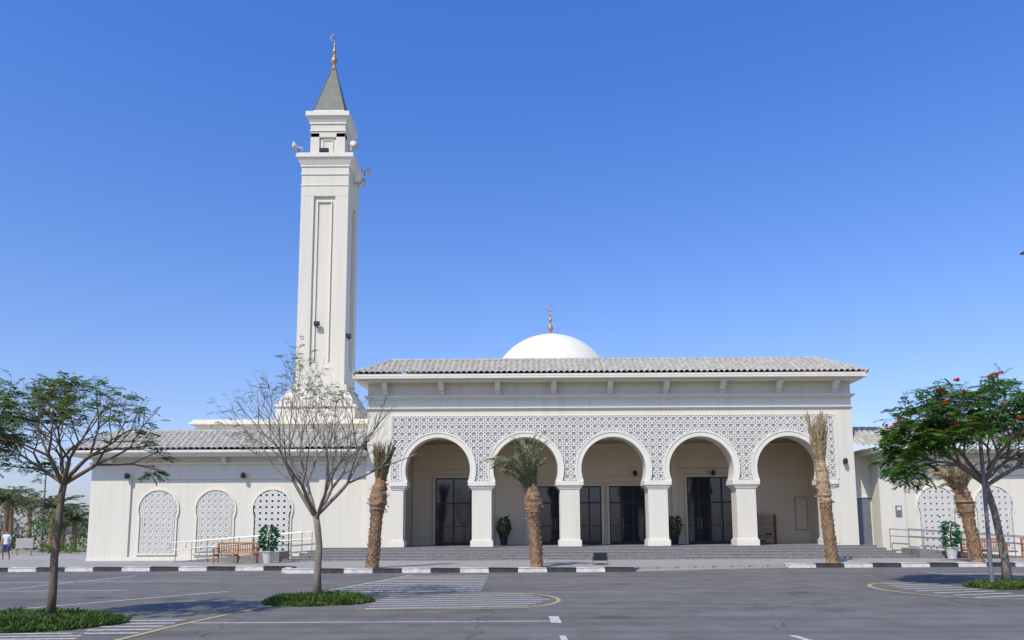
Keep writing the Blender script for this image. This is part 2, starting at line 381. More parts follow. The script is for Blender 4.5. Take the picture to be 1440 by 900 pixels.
# ---- minaret
b=MB(); tx,ty=-12.15,47.55
def ring(w,z0,z1,k='trim'): b.box(tx-w/2,tx+w/2,ty-w/2,ty+w/2,z0,z1,k)
ring(4.9,4,9.2,'wall'); ring(5.1,9.2,9.35); ring(4.6,9.35,9.75,'wall'); b.frustum(tx,ty,9.75,10.2,4.5,3.9,'wall'); ring(3.9,10.2,10.35); ring(3.5,10.35,10.75,'wall')
W=3.1; z0,z1=10.75,24.0
ring(W-.3,z0,z1,'wall')
pw=(W-1.4)/2
for sx_ in (-1,1):
    for sy in (-1,1):
        cx=tx+sx_*(W/2-pw/2); cy=ty+sy*(W/2-pw/2); b.box(cx-pw/2,cx+pw/2,cy-pw/2,cy+pw/2,z0,z1-.7,'wall')
ring(W,z1-.7,z1,'wall'); ring(W+.003,z0,z0+1.2,'wall')
for sgn in (-1,1):
    y=ty+sgn*(W/2-.09)
    b.box(tx-.5,tx-.42,y-.05,y+.05,z0+1.6,z1-1.1,'trim'); b.box(tx+.42,tx+.5,y-.05,y+.05,z0+1.6,z1-1.1,'trim'); b.box(tx-.5,tx+.5,y-.05,y+.05,z1-1.1,z1-1.02,'trim')
    x=tx+sgn*(W/2-.09)
    b.box(x-.05,x+.05,ty-.5,ty-.42,z0+1.6,z1-1.1,'trim'); b.box(x-.05,x+.05,ty+.42,ty+.5,z0+1.6,z1-1.1,'trim')
ring(W+.08,24.0,24.08); ring(W-.01,24.08,24.75,'wall'); ring(W+.1,24.75,24.83); ring(W+.02,24.83,25.3,'wall'); ring(W+.14,25.3,25.42); b.frustum(tx,ty,25.42,25.85,W+.14,W+.55,'trim'); ring(W+.65,25.85,26.15)
ring(2.5,26.15,26.4)
for sx_ in (-1,1):
    for sy in (-1,1):
        cx=tx+sx_*.85; cy=ty+sy*.85; b.box(cx-.3,cx+.3,cy-.3,cy+.3,26.4,27.9,'wall')
ring(2.06,26.4,27.9,'wall'); ring(2.3,27.6,28.0,'wall'); ring(2.42,28.0,28.1); ring(2.32,28.1,28.5,'wall'); ring(2.45,28.5,28.62); b.frustum(tx,ty,28.62,28.98,2.4,2.8,'trim'); ring(2.9,28.98,29.3)
for sgn in (-1,1):
    y=ty+sgn*1.04; b.box(tx-.36,tx-.3,y-.05,y+.05,26.5,27.4,'trim'); b.box(tx+.3,tx+.36,y-.05,y+.05,26.5,27.4,'trim'); b.box(tx-.36,tx+.36,y-.05,y+.05,27.4,27.46,'trim')
b.obj('minaret_shaft',mosque,bevel=0.02)
b=MB(); b.frustum(tx,ty,29.3,29.6,2.15,2.05,'trim'); b.frustum(tx,ty,29.6,33.1,2.05,.28,'green')
for sx_,sy in ((-1,-1),(1,-1),(1,1),(-1,1)): b.tube([(tx+sx_*1.02,ty+sy*1.02,29.6),(tx+sx_*.14,ty+sy*.14,33.1)],.035,'green',6)
b.frustum(tx,ty,33.1,33.2,.34,.34,'green'); b.obj('minaret_spire',mosque)
finial('minaret_finial',tx,ty,33.15,2.7,1.1)
def horn(b,p,d,s=.38):
    p=Vector(p);d=Vector(d).normalized(); b.tube([p-d*.3,p-d*.15,p,p+d*.2,p+d*.38],[.09,.1,.07,.16,.3],'lat',14)
    b.tube([p,p+Vector((0,0,-.35))],.03,'greym',6)
b=MB()
horn(b,(tx-1.75,ty-1.7,26.55),(-1,-.6,.05)); horn(b,(tx+1.75,ty-1.6,26.6),(.6,-1,.05)); horn(b,(tx+1.95,ty+1.5,26.55),(1,.2,0)); horn(b,(tx-1.6,ty+1.6,26.55),(-1,1,0))
horn(b,(tx+1.9,ty-.1,24.9),(1,-.3,0))
b.obj('loudspeakers',mosque,smooth=True)
b=MB()
def flood(b,x,y,z,w=.35):
    b.box(x-w/2,x+w/2,y-.12,y+.06,z,z+.24,'blackp'); b.box(x-w/2+.03,x+w/2-.03,y-.125,y-.115,z+.03,z+.21,'glass'); b.box(x-.03,x+.03,y-.03,y+.2,z-.12,z,'blackp'); b.box(x-w/2-.02,x+w/2+.02,y-.02,y+.02,z-.03,z+.02,'blackp')
flood(b,tx-.1,ty-1.6,26.3,.6); flood(b,tx-.25,ty-1.65,14.6,.35); flood(b,tx+1.7,ty-1.2,13.9,.3)
b.obj('floodlights',mosque)
b=MB(); b.box(-19.0,-7.5,44,56,0,7.95,'wall'); b.box(-19.3,-7.5,43.7,56,7.95,8.1,'trim'); b.box(-19.15,-7.5,43.85,56,8.1,8.25,'trim'); b.box(-18.9,-7.5,43.95,43.999,7.3,7.4,'trim')
b.obj('rear_block',mosque,bevel=0.01)
# ---- wings
def keyhole(c,cz,r,hw,zb,n=28):
    a=math.acos(hw/r); P=[(c-hw,zb)]
    for j in range(n+1):
        t=math.pi+a-(math.pi+2*a)*j/n; P.append((c+r*math.cos(t),cz+r*math.sin(t)))
    P.append((c+hw,zb)); return P
def inkey(x,z,c,cz,r,hw,zb): 
    return (math.hypot(x-c,z-cz)<r-.01) or (abs(x-c)<hw-.01 and zb<z<cz)
def wing(name,x0,x1,yf,niches,kinds,panel):
    b=MB(); zt=5.55
    b.box(x0,x1,yf,yf+6,0,zt,'wall')
    t=.1
    b.box(x0-.02,panel[0],yf-t,yf-.001,0.0,zt,'wall'); b.box(panel[1],x1,yf-t,yf-.001,0,zt,'wall'); b.box(panel[0],panel[1],yf-t,yf-.001,4.3,zt,'wall'); b.box(panel[0],panel[1],yf-t,yf-.001,0,.32,'wall')
    b.box(x0-.03,x1,yf-.13,yf-t-.001,0,.25,'trim')
    b.box(x0-.7,x1+.0,yf-1.0,yf+1,zt-.12,zt,'trim'); b.box(x0-.8,x1,yf-1.1,yf+1,zt,zt+.12,'trim'); b.box(x0-.1,x1,yf-.22,yf-t-.001,zt-.5,zt-.4,'trim')
    x=x0+1.0
    while x<x1:
        pr=[(yf-t,5.05),(yf-.2,5.05),(yf-.28,5.15),(yf-.42,5.2),(yf-.5,5.43),(yf-t,5.43)]
        b.prism(pr,x-.1,x+.1,'trim','x'); x+=2.95
    b.obj(name+'_wall',mosque)
    b=MB()
    for i,c in enumerate(niches):
        cz,r,hw,zb=2.72,1.0,.93,.5
        k=kinds[i]
        b.prism(keyhole(c,cz,r,hw,zb),yf-.012,yf-.003,k)
        P=keyhole(c,cz,r+.09,hw+.07,zb); Q=keyhole(c,cz,r,hw,zb)
        b.prism(P+Q[::-1],yf-.07,yf-.004,'trim')
        b.box(c-hw-.1,c+hw+.1,yf-.09,yf-.004,zb-.09,zb-.002,'trim')
        s=.31
        for ix in range(-4,5):
            for iz in range(0,13):
                star(b,c+ix*s,zb+(iz+.5)*s,s,yf-.035 if k=='latback2' else yf-.05,yf-.012,.055 if k=='latback2' else .082,lambda x,z:inkey(x,z,c,cz,r,hw,zb))
    b.obj(name+'_screens',mosque)
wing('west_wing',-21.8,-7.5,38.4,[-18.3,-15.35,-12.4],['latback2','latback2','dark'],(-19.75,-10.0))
tile_roof('west_wing_roof',-22.6,-7.6,37.25,39.0,5.68,6.82,1.7,parent=mosque,hipR=False)
b=MB(); b.box(-20.85,-7.5,39.0,44,6.3,6.78,'wall'); b.obj('west_flat_roof',mosque)
wing('east_wing',19.1,36,38.6,[22.05,25.0,27.95,30.9],['screenblue']*4,(20.4,34))
tile_roof('east_wing_roof',17.7,37,37.5,39.2,5.68,6.82,1.7,parent=mosque,hipL=False)
b=MB(); b.box(17.65,19.1,39.5,44,0,5.5,'wall'); b.box(18.2,19.02,39.44,39.5,.7,3.2,'bluedoor'); b.box(18.12,18.2,39.4,39.51,.7,3.3,'trim'); b.box(18.12,19.09,39.4,39.51,3.2,3.3,'trim')
b.box(18.88,18.92,39.38,39.44,1.7,1.85,'steel'); b.obj('side_entrance',mosque)
b=MB(); b.box(19.85,20.15,38.44,38.5,2.2,2.75,'greym'); b.box(19.9,20.1,38.43,38.44,2.5,2.68,'lat'); b.obj('notice_plate',mosque)
# ---- podium & steps
b=MB()
b.box(-9.9,18.3,37.55,43.0,0.0,FL,'granite')
for i in range(4):
    z=FL-.125*(i+1); e=.32*(i+1); yy=37.55-e
    b.box(-9.9-e,18.3+e,yy,37.55-e+.318,0.0,z,'granite')
    b.box(-9.9-e-.01,18.3+e+.01,yy-.02,yy+.12,z,z+.012,'concrete')
b.box(-9.9,18.3,37.53,37.7,FL,FL+.012,'concrete')
b.obj('entrance_steps',mosque)
# ---- doors
b=MB()
def door(x0,x1,z1,n,y=43.0):
    b.box(x0,x1,y-.05,y-.001,FL,z1,'glass')
    f=.07
    b.box(x0-.12,x0,y-.16,y-.001,FL,z1+.12,'inner'); b.box(x1,x1+.12,y-.16,y-.001,FL,z1+.12,'inner'); b.box(x0,x1,y-.16,y-.001,z1,z1+.12,'inner')
    b.box(x0,x0+f,y-.1,y-.05,FL,z1,'frame'); b.box(x1-f,x1,y-.1,y-.05,FL,z1,'frame'); b.box(x0,x1,y-.098,y-.05,z1-f,z1,'frame')
    for i in range(1,n): 
        xx=x0+(x1-x0)*i/n; b.box(xx-.04,xx+.04,y-.1,y-.05,FL,z1,'frame')
    b.box(x0,x1,y-.096,y-.05,FL+2.35,FL+2.43,'frame'); b.box(x0,x1,y-.096,y-.05,FL,FL+.16,'frame'); b.box(x0,x1,y-.096,y-.05,FL+1.05,FL+1.1,'frame')
    for i in range(1,n,2):
        xx=x0+(x1-x0)*i/n
        for s_ in (-.1,.1): b.tube([(xx+s_,y-.16,FL+.85),(xx+s_,y-.16,FL+1.5)],.014,'steel',6)
door(-4.45,-2.35,4.6,2); door(1.45,3.3,4.1,2); door(3.75,5.15,4.1,2); door(5.6,7.65,4.1,3); door(10.1,12.8,4.6,4)
for x in (-5.6,-1.2,.9,8.3,9.4,13.6): b.box(x-.16,x+.16,42.86,43.0,FL,6.4,'inner')
b.box(-7,17.2,42.8,43.0,6.4,6.55,'inner')
b.box(-5.0,-1.8,42.9,43.0,4.95,5.05,'inner'); b.box(9.6,13.3,42.9,43.0,4.95,5.05,'inner'); b.box(1.1,8.1,42.9,43.0,4.5,4.6,'inner')
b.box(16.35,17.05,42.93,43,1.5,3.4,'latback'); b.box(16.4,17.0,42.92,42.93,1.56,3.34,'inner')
b.obj('glass_doors',mosque)
b=MB()
def sconce(x,y,z):
    b.box(x-.05,x+.05,y-.06,y,z,z+.2,'blackp'); b.tube([(x,y-.04,z+.2),(x,y-.2,z+.28)],.015,'blackp',6); b.lathe([(.001,z+.26),(.1,z+.24),(.12,z+.1),(.09,z-.02),(.001,z-.04)],x,y-.2,'blackp',10)
for x in (-1.2,13.6): sconce(x,42.86,4.6)
for x,z in ((-7.0,4.9),(17.1,4.9)): sconce(x,37.99,z)
for x in (-19.9,-13.9,-11.0): sconce(x,38.3,4.35)
for x in (23.5,20.0): sconce(x,38.5,4.4)
for c in (0,2,3): sconce(A[c]+1.9,42.9,4.7)
b.obj('wall_lanterns',mosque)
b=MB()
for z in (0.8,1.2,1.6,2.0,2.35): b.box(14.0,15.0,42.4,42.8,z,z+.03,'wood')
b.box(13.97,14.0,42.4,42.8,FL,2.4,'wood'); b.box(15.0,15.03,42.4,42.8,FL,2.4,'wood')
b.box(14.15,14.4,42.5,42.7,.83,.92,'blackp'); b.box(14.5,14.8,42.5,42.7,1.23,1.33,'blackp')
b.obj('shoe_rack')
# ------------------------------------------------------------ ramps + railings
def ramp(name,xa,xb,za,zb):
    b=MB(); b.prism([(xa,.1),(xb,.1),(xb,zb),(xa,za)],36.2,37.9,'granite'); return b.obj(name)
ramp('access_ramp',-16.6,-11.3,.135,.6); ramp('access_ramp',25.5,19.7,.135,.6)
def railing(name,pts,y):
    b=MB()
    for k in (0.95,0.6):
        p=[Vector((x,y,z+k)) for x,z in pts]
        b.tube(p,.022,'steel',8)
    for i,(x,z) in enumerate(pts): b.tube([(x,y,z-.05),(x,y,z+.95)],.02,'steel',8)
    e=pts[0]; s=math.copysign(1,e[0]-pts[1][0])
    b.tube([(e[0],y,e[1]+.95),(e[0]+s*.2,y,e[1]+.93),(e[0]+s*.3,y,e[1]+.8),(e[0]+s*.3,y,e[1]+.7),(e[0]+s*.2,y,e[1]+.61),(e[0],y,e[1]+.6)],.022,'steel',8)
    return b.obj(name)
def lerp(a,b_,n): return [(a[0]+(b_[0]-a[0])*i/n,a[1]+(b_[1]-a[1])*i/n) for i in range(n+1)]
for y in (36.15,37.95):
    railing('handrail',lerp((-16.3,.13),(-10.2,.6),4),y); railing('handrail',lerp((26.0,.13),(19.2,.6),4),y)
def bench(x,y,z):
    e=MB(); w=1.9
    for i in range(5): yy=y-.28+i*.11; e.box(x-w/2,x+w/2,yy,yy+.085,z+.42,z+.455,'wood')
    n=17
    for i in range(n):
        xx=x-w/2+.08+(w-.16)*i/(n-1); e.box(xx-.025,xx+.025,y+.285,y+.31,z+.5,z+.88,'wood')
    e.box(x-w/2,x+w/2,y+.27,y+.33,z+.88,z+.96,'wood'); e.box(x-w/2,x+w/2,y+.27,y+.33,z+.48,z+.53,'wood')
    for s_ in (-1,0,1):
        xx=x+s_*(w/2-.04)
        e.box(xx-.035,xx+.035,y-.28,y-.21,z,z+(.66 if s_ else .42),'wood'); e.box(xx-.035,xx+.035,y+.26,y+.335,z,z+.9,'wood')
        e.box(xx-.03,xx+.03,y-.21,y+.26,z+.34,z+.41,'wood')
        if s_: e.box(xx-.045,xx+.045,y-.32,y+.28,z+.66,z+.7,'wood')
    return e.obj('park_bench',bevel=0.006)
bench(-12.75,34.4,.13); bench(22.4,35.5,.13); bench(25.3,35.5,.13)
b=MB(); b.box(3.4,3.95,31.3,31.5,.3,.62,'blackp'); b.box(3.43,3.92,31.29,31.3,.33,.59,'glass'); b.tube([(3.36,31.4,.45),(3.36,31.4,.16),(3.99,31.4,.16),(3.99,31.4,.45)],.02,'blackp',6); b.box(3.5,3.85,31.25,31.55,.13,.18,'blackp')
b.obj('ground_floodlight')
# ------------------------------------------------------------ vegetation
def leaf(b,p,d,L,w,k,n=None):
    side=d.cross(n if n else Vector((U(-1,1),U(-1,1),U(-.2,1)))); 
    if side.length<1e-4: side=Vector((1,0,0))
    side.normalize(); m=b.mi(k); i=len(b.v)
    b.v+=[tuple(p),tuple(p+d*L*.5+side*w*.5),tuple(p+d*L),tuple(p+d*L*.5-side*w*.5)]
    b.f.append((i,i+1,i+2,i+3)); b.m.append(m)
def frond(b,p,d,L,k,pairs=8,ll=.07,lw=.035,droop=.5):
    d=d.normalized(); q=Vector(p); st=L/pairs; up=Vector((U(-.4,.4),U(-.4,.4),1)).normalized()
    for i in range(pairs):
        q=q+d*st; d=(d+Vector((0,0,-droop/pairs))).normalized()
        s=d.cross(up).normalized(); f=1-.5*abs(i/pairs-.4)
        for sg in (-1,1):
            leaf(b,q,(s*sg+d*.5+Vector((0,0,U(-.3,.1)))).normalized(),ll*f*U(.8,1.2),lw,k,up)
# recursive branching tree: every shoot forks into 2-3 shoots that spread outward until it reaches the crown envelope
def branchtree(name,trunk,bark,r0,seed,env,nlimb,depth,l0,lfac,spread,upb,rmin=.0035,tiltl=(.5,1.0),p3=.38,pside=.7):
    random.seed(seed); b=MB(); nt=len(trunk); trunk=[Vector(p) for p in trunk]
    b.tube(trunk,[r0*(1.35 if i==0 else 1-.22*i/nt) for i in range(nt)],bark,12)
    tips=[]
    def shoot(p,d,L,r,lev):
        n=max(3,int(L/.12)); path=[p.copy()]; q=p.copy(); dd=d.copy(); wv=Vector((U(-1,1),U(-1,1),U(-.6,.6)))*.12
        for j in range(n):
            dd=(dd+wv*math.sin(j*1.3+lev)+Vector((0,0,upb*.06))).normalized(); q=q+dd*(L/n); path.append(q.copy())
        r1=max(r*.74,rmin*.7); b.tube(path,[r+(r1-r)*j/n for j in range(n+1)],bark,8 if r>.02 else (5 if r>.008 else 3),cap=False)
        e=env(q)
        if lev>=depth or e>1.0:
            tips.append((q,dd)); return
        k=3 if (R()<p3 or lev<1) else 2
        a0=U(0,6.28); u=dd.cross(Vector((.3,.2,1))).normalized(); w=dd.cross(u)
        for i in range(k):
            a=a0+2*math.pi*i/k+U(-.4,.4); sp=spread*U(.6,1.3)
            nd=(dd+(u*math.cos(a)+w*math.sin(a))*sp+Vector((0,0,upb*.15))).normalized()
            shoot(q,nd,L*lfac*U(.75,1.25),max(rmin,r1*(.82 if k==2 else .74)),lev+1)
        if lev>=1 and R()<pside:
            m_=path[len(path)//2]; nd=(dd+Vector((U(-1,1),U(-1,1),U(-.2,.6)))*.9).normalized(); shoot(m_,nd,L*lfac*.8,max(rmin,r1*.55),lev+2)
    top=trunk[-1]
    for i in range(nlimb):
        a=2*math.pi*i/nlimb+U(-.3,.3); t=U(*tiltl)
        base=trunk[-1].lerp(trunk[-2],U(0,.5)) if i else top
        shoot(base,Vector((math.cos(a)*t,math.sin(a)*t,1)).normalized(),l0*U(.85,1.15),r0*.62,0)
    return b.obj(name,smooth=True),tips
# tree 1 (left)
base=Vector((-8.22,13.4,0.05)); tr=[base,base+Vector((.03,0,.5)),base+Vector((.0,.02,1.1)),base+Vector((.05,0,1.7)),base+Vector((.05,.02,2.2)),base+Vector((.1,0,2.5))]
c1=base+Vector((.05,0,2.75))
def env1(p):
    r=p-c1; return math.sqrt((r.x/1.62)**2+(r.y/1.5)**2+(max(r.z,0)/1.5)**2+(min(r.z,0)/.35)**2)
o,tips=branchtree('poinciana_tree',tr,'bark',.068,12,env1,6,7,.60,.80,.62,.1,tiltl=(.7,1.5),rmin=.003)
b=MB(); print('tips1',len(tips))
tips1=random.sample(tips,min(len(tips),950))
for p,dr in tips1:
    e=env1(p)
    nz_=noise.noise(p*1.9)
    if nz_<-.18: continue
    for q in range(random.choice([2,2,3,3]) if nz_>.05 else 1):
        d=(dr*.4+Vector((U(-1,1),U(-1,1),U(-.1,.4)))).normalized(); frond(b,p,d,U(.14,.28),'leafA',6,.085,.042,.7)
b.obj('foliage',o)
# tree 2 (nearly bare)
base=Vector((-4.42,17.0,0.05)); tr=[base,base+Vector((0,0,.6)),base+Vector((.02,0,1.2)),base+Vector((-.03,0,1.65)),base+Vector((-.08,.02,1.9))]
c2=base+Vector((-.38,0,2.2))
def env2(p):
    r=p-c2; return math.sqrt((r.x/2.1)**2+(r.y/1.8)**2+(max(r.z,0)/3.3)**2+(min(r.z,0)/.4)**2)*(1+.22*noise.noise(p*.9))
o,tips=branchtree('sparse_tree',tr,'barkgrey',.082,25,env2,6,6,.92,.82,.50,.4,rmin=.0042,tiltl=(.4,1.3),p3=.22,pside=.45)
b=MB(); print('tips2',len(tips))
for p,dr in tips:
    rel=p-c2
    pr=.6 if (rel.z>2.2 or rel.x<-1.4) else .12
    if R()<pr:
        for q in range(random.choice([1,1,2])):
            d=(dr*.5+Vector((U(-1,1),U(-1,1),U(-.3,.4)))).normalized(); frond(b,p,d,U(.13,.24),'leafB',5,.065,.03,.8)
b.obj('foliage',o)
# tree 3 (right, red flowers)
base=Vector((13.3,20.2,0.05)); tr=[base,base+Vector((-.02,0,.7)),base+Vector((-.12,0,1.4)),base+Vector((-.2,0,2.0)),base+Vector((-.32,.02,2.5)),base+Vector((-.42,0,2.8))]
c3=base+Vector((-.65,0,3.25))
def env3(p):
    r=p-c3; return math.sqrt((r.x/2.25)**2+(r.y/2.1)**2+(max(r.z,0)/2.25)**2+(min(r.z,0)/.6)**2)
o,tips=branchtree('flowering_poinciana_tree',tr,'barkgrey',.10,33,env3,7,6,.85,.80,.62,.0,rmin=.005,tiltl=(.5,1.9))
b=MB(); print('tips3',len(tips))
tips3=random.sample(tips,min(len(tips),1300))
for p,dr in tips3:
    nz_=noise.noise(p*1.4)
    if nz_<-.25: continue
    for q in range(random.choice([2,3,3])):
        d=(dr*.4+Vector((U(-1,1),U(-1,1),U(-.2,.5)))).normalized(); frond(b,p,d,U(.22,.40),'leafC',7,.12,.06,.8)
b.obj('foliage',o)
b=MB()
ft=[p for p,dr in tips3 if (p-c3).z>.5 or abs((p-c3).x)>1.8]
for p in random.sample(ft,min(len(ft),34)):
    for cl in range(random.choice([1,2,2])):
        pp=p+Vector((U(-.12,.12),U(-.25,.0),U(.12,.32)))
        for q in range(13): leaf(b,pp,Vector((U(-1,1),U(-1,1),U(-.4,1))).normalized(),.08,.06,'flower')
b.obj('flowers',o)
# palms
def palm(x,y,H,tuft,lean,k,style,seed,z0=.13,bur='burlap',b0=.62,bulge=.13,nf=60):
    random.seed(seed); b=MB(); base=Vector((x,y,z0-.02)); L=Vector(lean)
    def ctr(t): return base+Vector((L.x*t,L.y*t,H*t))
    N=16; b.tube([ctr(i/N) for i in range(N+1)],[(.235-.03*i/N)*(1.15 if i==0 else 1) for i in range(N+1)],'palmbark',14)
    rows=int(H*.66/.12)
    for r in range(rows):
        for q in range(8):
            a=2*math.pi*(q+.5*(r%2))/8+U(-.1,.1); t=(.04+.12*r)/H; c=ctr(t); rad=.232-.03*t
            o_=Vector((math.cos(a),math.sin(a),0)); tn=Vector((-math.sin(a),math.cos(a),0)); up=Vector((0,0,1))
            w=.085*U(.8,1.1); P=c+o_*rad*.93; m=b.mi('palmbark'); i=len(b.v); h=U(.08,.17); pr=U(.03,.09)
            b.v+=[tuple(P-tn*w-up*.04),tuple(P+tn*w-up*.04),tuple(P+o_*pr+tn*w*.55+up*h),tuple(P+o_*pr-tn*w*.55+up*h),tuple(P+up*h*.8)]
            for f in ((0,1,2,3),(3,2,4),(0,3,4),(1,4,2)): b.f.append(tuple(i+e for e in f)); b.m.append(m)
    o=b.obj('date_palm')
    b=MB(); pp=[];rr=[]; NB=18; na=18
    for j in range(NB):
        u=j/(NB-1); t=b0+(1.06-b0)*u; pp.append(ctr(t)+Vector((U(-.02,.02),U(-.02,.02),0))); rr.append(.235+bulge*math.sin(math.pi*min(1,u*1.05))**.8*U(.8,1.15)-.04*u)
    m=b.mi(bur); i0=len(b.v)
    for j in range(NB):
        for a in range(na):
            th=2*math.pi*a/na; r_=rr[j]*(1+.16*noise.noise(Vector((math.cos(th)*2.2,math.sin(th)*2.2,j*.35+seed))))
            b.v.append((pp[j].x+r_*math.cos(th),pp[j].y+r_*math.sin(th),pp[j].z))
    for j in range(NB-1):
        for a in range(na):
            c=(a+1)%na; b.f.append((i0+j*na+a,i0+j*na+c,i0+(j+1)*na+c,i0+(j+1)*na+a)); b.m.append(m)
    for z_ in (3,8,13): b.tube([pp[z_]+Vector((0,0,-.015)),pp[z_]+Vector((0,0,.015))],rr[z_]+.02,'palmbark',16)
    for q in range(46):
        a=U(0,6.28); j=random.randrange(0,NB-1); P=pp[j]+Vector((math.cos(a),math.sin(a),0))*rr[j]*.97
        leaf(b,P,Vector((math.cos(a)*.7,math.sin(a)*.7,U(-1,.5))).normalized(),U(.08,.24),U(.03,.09),bur)
    b.obj('burlap_wrap',o)
    b=MB(); top=ctr(1.02)
    for i in range(nf):
        a=2*math.pi*i/nf*5+U(-.3,.3); sp=U(.02,style['spread']); d=Vector((math.cos(a)*sp+style['lx'],math.sin(a)*sp,1)).normalized()
        P=top+Vector((math.cos(a)*.12,math.sin(a)*.12,-.3)); Lf=tuft*U(.45,1.05); n=24; path=[P.copy()]
        for j in range(n):
            t=j/n; P=P+d*(Lf/n); d=(d+Vector((math.cos(a),math.sin(a),0))*style['curl']/n*t*1.5+Vector((0,0,-style['droop']/n*t*2))).normalized()
            path.append(P.copy())
            s_=d.cross(Vector((math.cos(a),math.sin(a),.2))).normalized()
            for sg in (-1,1):
                if t>.12: leaf(b,P,(d*1.0+s_*sg*style['open']+Vector((U(-.25,.25),U(-.25,.25),-.2*style['droop']))).normalized(),U(.18,.32),.036,k if R()>.2 else 'leafPb')
        b.tube(path[::3],.012,k,4,cap=False)
    b.obj('fronds',o)
palm(-5.55,29.6,3.35,1.75,(.25,0),'leafPb',dict(spread=.16,curl=.15,droop=.1,open=.28,lx=.06),41)
palm(.95,29.6,3.15,2.45,(-.15,0),'leafP',dict(spread=.34,curl=.55,droop=1.5,open=.42,lx=-.27),42,nf=74)
palm(13.4,31.4,4.1,2.35,(-.25,0),'leafPs',dict(spread=.13,curl=.12,droop=.1,open=.25,lx=-.03),43,bur='burlapl',bulge=.06)
palm(19.5,31.4,3.1,1.7,(-.45,0),'leafPs',dict(spread=.4,curl=.7,droop=1.6,open=.4,lx=-.15),44)
def island(cx,cy,rx,ry,n,seed,h=.12):
    random.seed(seed); b=MB(); N=40; m=b.mi('soil'); i0=len(b.v)
    rings=[(1.0,.004),(0.96,.07),(.7,h),(0.0,h+.03)]
    for f,z in rings:
        for a in range(N):
            t=2*math.pi*a/N; w=1+.06*math.sin(3*t+seed)+.04*math.sin(7*t); b.v.append((cx+rx*f*w*math.cos(t),cy+ry*f*w*math.sin(t),z))
    for j in range(3):
        for a in range(N):
            c=(a+1)%N; b.f.append((i0+j*N+a,i0+j*N+c,i0+(j+1)*N+c,i0+(j+1)*N+a)); b.m.append(m)
    for q in range(n):
        t=U(0,6.283); f=math.sqrt(R())*1.02; w=1+.06*math.sin(3*t+seed)+.04*math.sin(7*t)
        z=h if f<.7 else h*(1-f)/.3+.02
        p=Vector((cx+rx*f*w*math.cos(t),cy+ry*f*w*math.sin(t),max(.01,z*.8))); hh=1+.9*noise.noise(p*2.2)
        leaf(b,p,Vector((U(-.8,.8),U(-.8,.8),U(.3,1))).normalized(),U(.05,.14)*hh,U(.025,.05),'grass')
    return b.obj('planting_island')
island(-8.75,13.1,1.75,1.2,17000,51); island(-4.42,17.0,1.15,.95,9500,52); island(13.6,20.2,1.35,1.0,8000,53)
def potted(x,y,z,s,k,potk='pot'):
    b=MB(); b.lathe([(.16*s,z),(.22*s,z+.4*s),(.25*s,z+.42*s),(.25*s,z+.46*s),(.21*s,z+.46*s),(.001,z+.42*s)],x,y,potk,18); o=b.obj('potted_plant')
    b=MB()
    b.tube([(x,y,z+.4*s),(x,y,z+1.0*s)],.03*s,'bark',6)
    for i in range(420):
        a=U(0,6.283); zz=U(.5,1.45)*s; r=.32*s*math.sin(math.pi*min(1,max(.12,(zz/s-.4)/1.15)))**.6*math.sqrt(R())
        leaf(b,Vector((x+r*math.cos(a),y+r*math.sin(a),z+zz)),Vector((math.cos(a),math.sin(a),U(-.9,.4))).normalized(),U(.12,.22)*s,U(.05,.09)*s,k)
    b.obj('foliage',o)
potted(-11.35,34.7,.13,1.2,'leafD'); potted(20.9,35.6,.13,1.2,'leafD'); potted(-.5,42.3,FL,1.1,'leafF','blackp'); potted(9.2,42.3,FL,1.1,'leafF','blackp')
# distant vegetation
random.seed(61); b=MB()
def blob(cx,cy,cz,rx,ry,rz,n,ls,k):
    for q in range(n):
        v=Vector((random.gauss(0,1),random.gauss(0,1),random.gauss(0,1))).normalized()*(U(.5,1)); s_=1+.6*noise.noise(v*2+Vector((cx,cy,0)))
        leaf(b,Vector((cx+v.x*rx*s_,cy+v.y*ry*s_,max(.05,cz+v.z*rz*s_))),Vector((U(-1,1),U(-1,1),U(-1,1))).normalized(),ls*U(.6,1.3),ls*.7,k)
for i in range(30): x=-80+i*2.0; blob(x+U(-.7,.7),70+U(-5,5),.7,1.5,1.5,U(.5,1.5),200,.26,'leafF')
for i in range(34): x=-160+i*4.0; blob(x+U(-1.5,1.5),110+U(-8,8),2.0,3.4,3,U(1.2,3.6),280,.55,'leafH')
for i in range(10): blob(-36-U(0,18),56+U(0,9),1.9,1.2,1.2,U(.9,1.7),190,.22,'leafF' if i%2 else 'leafC')
for i in range(12): blob(-32-U(0,18),50+U(5,9),.45,.8,.8,U(.3,.6),120,.18,'leafC')
b.obj('distant_tree_line')
def farpalm(x,y,H,seed):
    random.seed(seed); b=MB(); b.tube([(x,y,0),(x+.1,y,H*.5),(x,y,H)],[.28,.2,.2],'palmbark',8); o=b.obj('date_palm'); b=MB()
    for i in range(40):
        a=U(0,6.28); d=Vector((math.cos(a),math.sin(a),U(-.1,1.7))).normalized(); P=Vector((x,y,H)); L=U(1.8,2.6)
        for j in range(16):
            P=P+d*L/16; d=(d+Vector((0,0,-.08))).normalized(); s_=d.cross(Vector((0,0,1))).normalized()
            for sg in (-1,1): leaf(b,P,(d*.7+s_*sg+Vector((0,0,-.3))).normalized(),U(.35,.55),.08,'leafP' if R()>.6 else 'leafF')
    b.obj('fronds',o)
farpalm(-41.6,61,4.1,71); farpalm(-39.9,66,2.9,72); farpalm(-37.2,60,3.4,73); farpalm(-44.6,66,4.6,74); farpalm(-46.8,72,4.2,75); farpalm(-35.9,61,2.6,76)
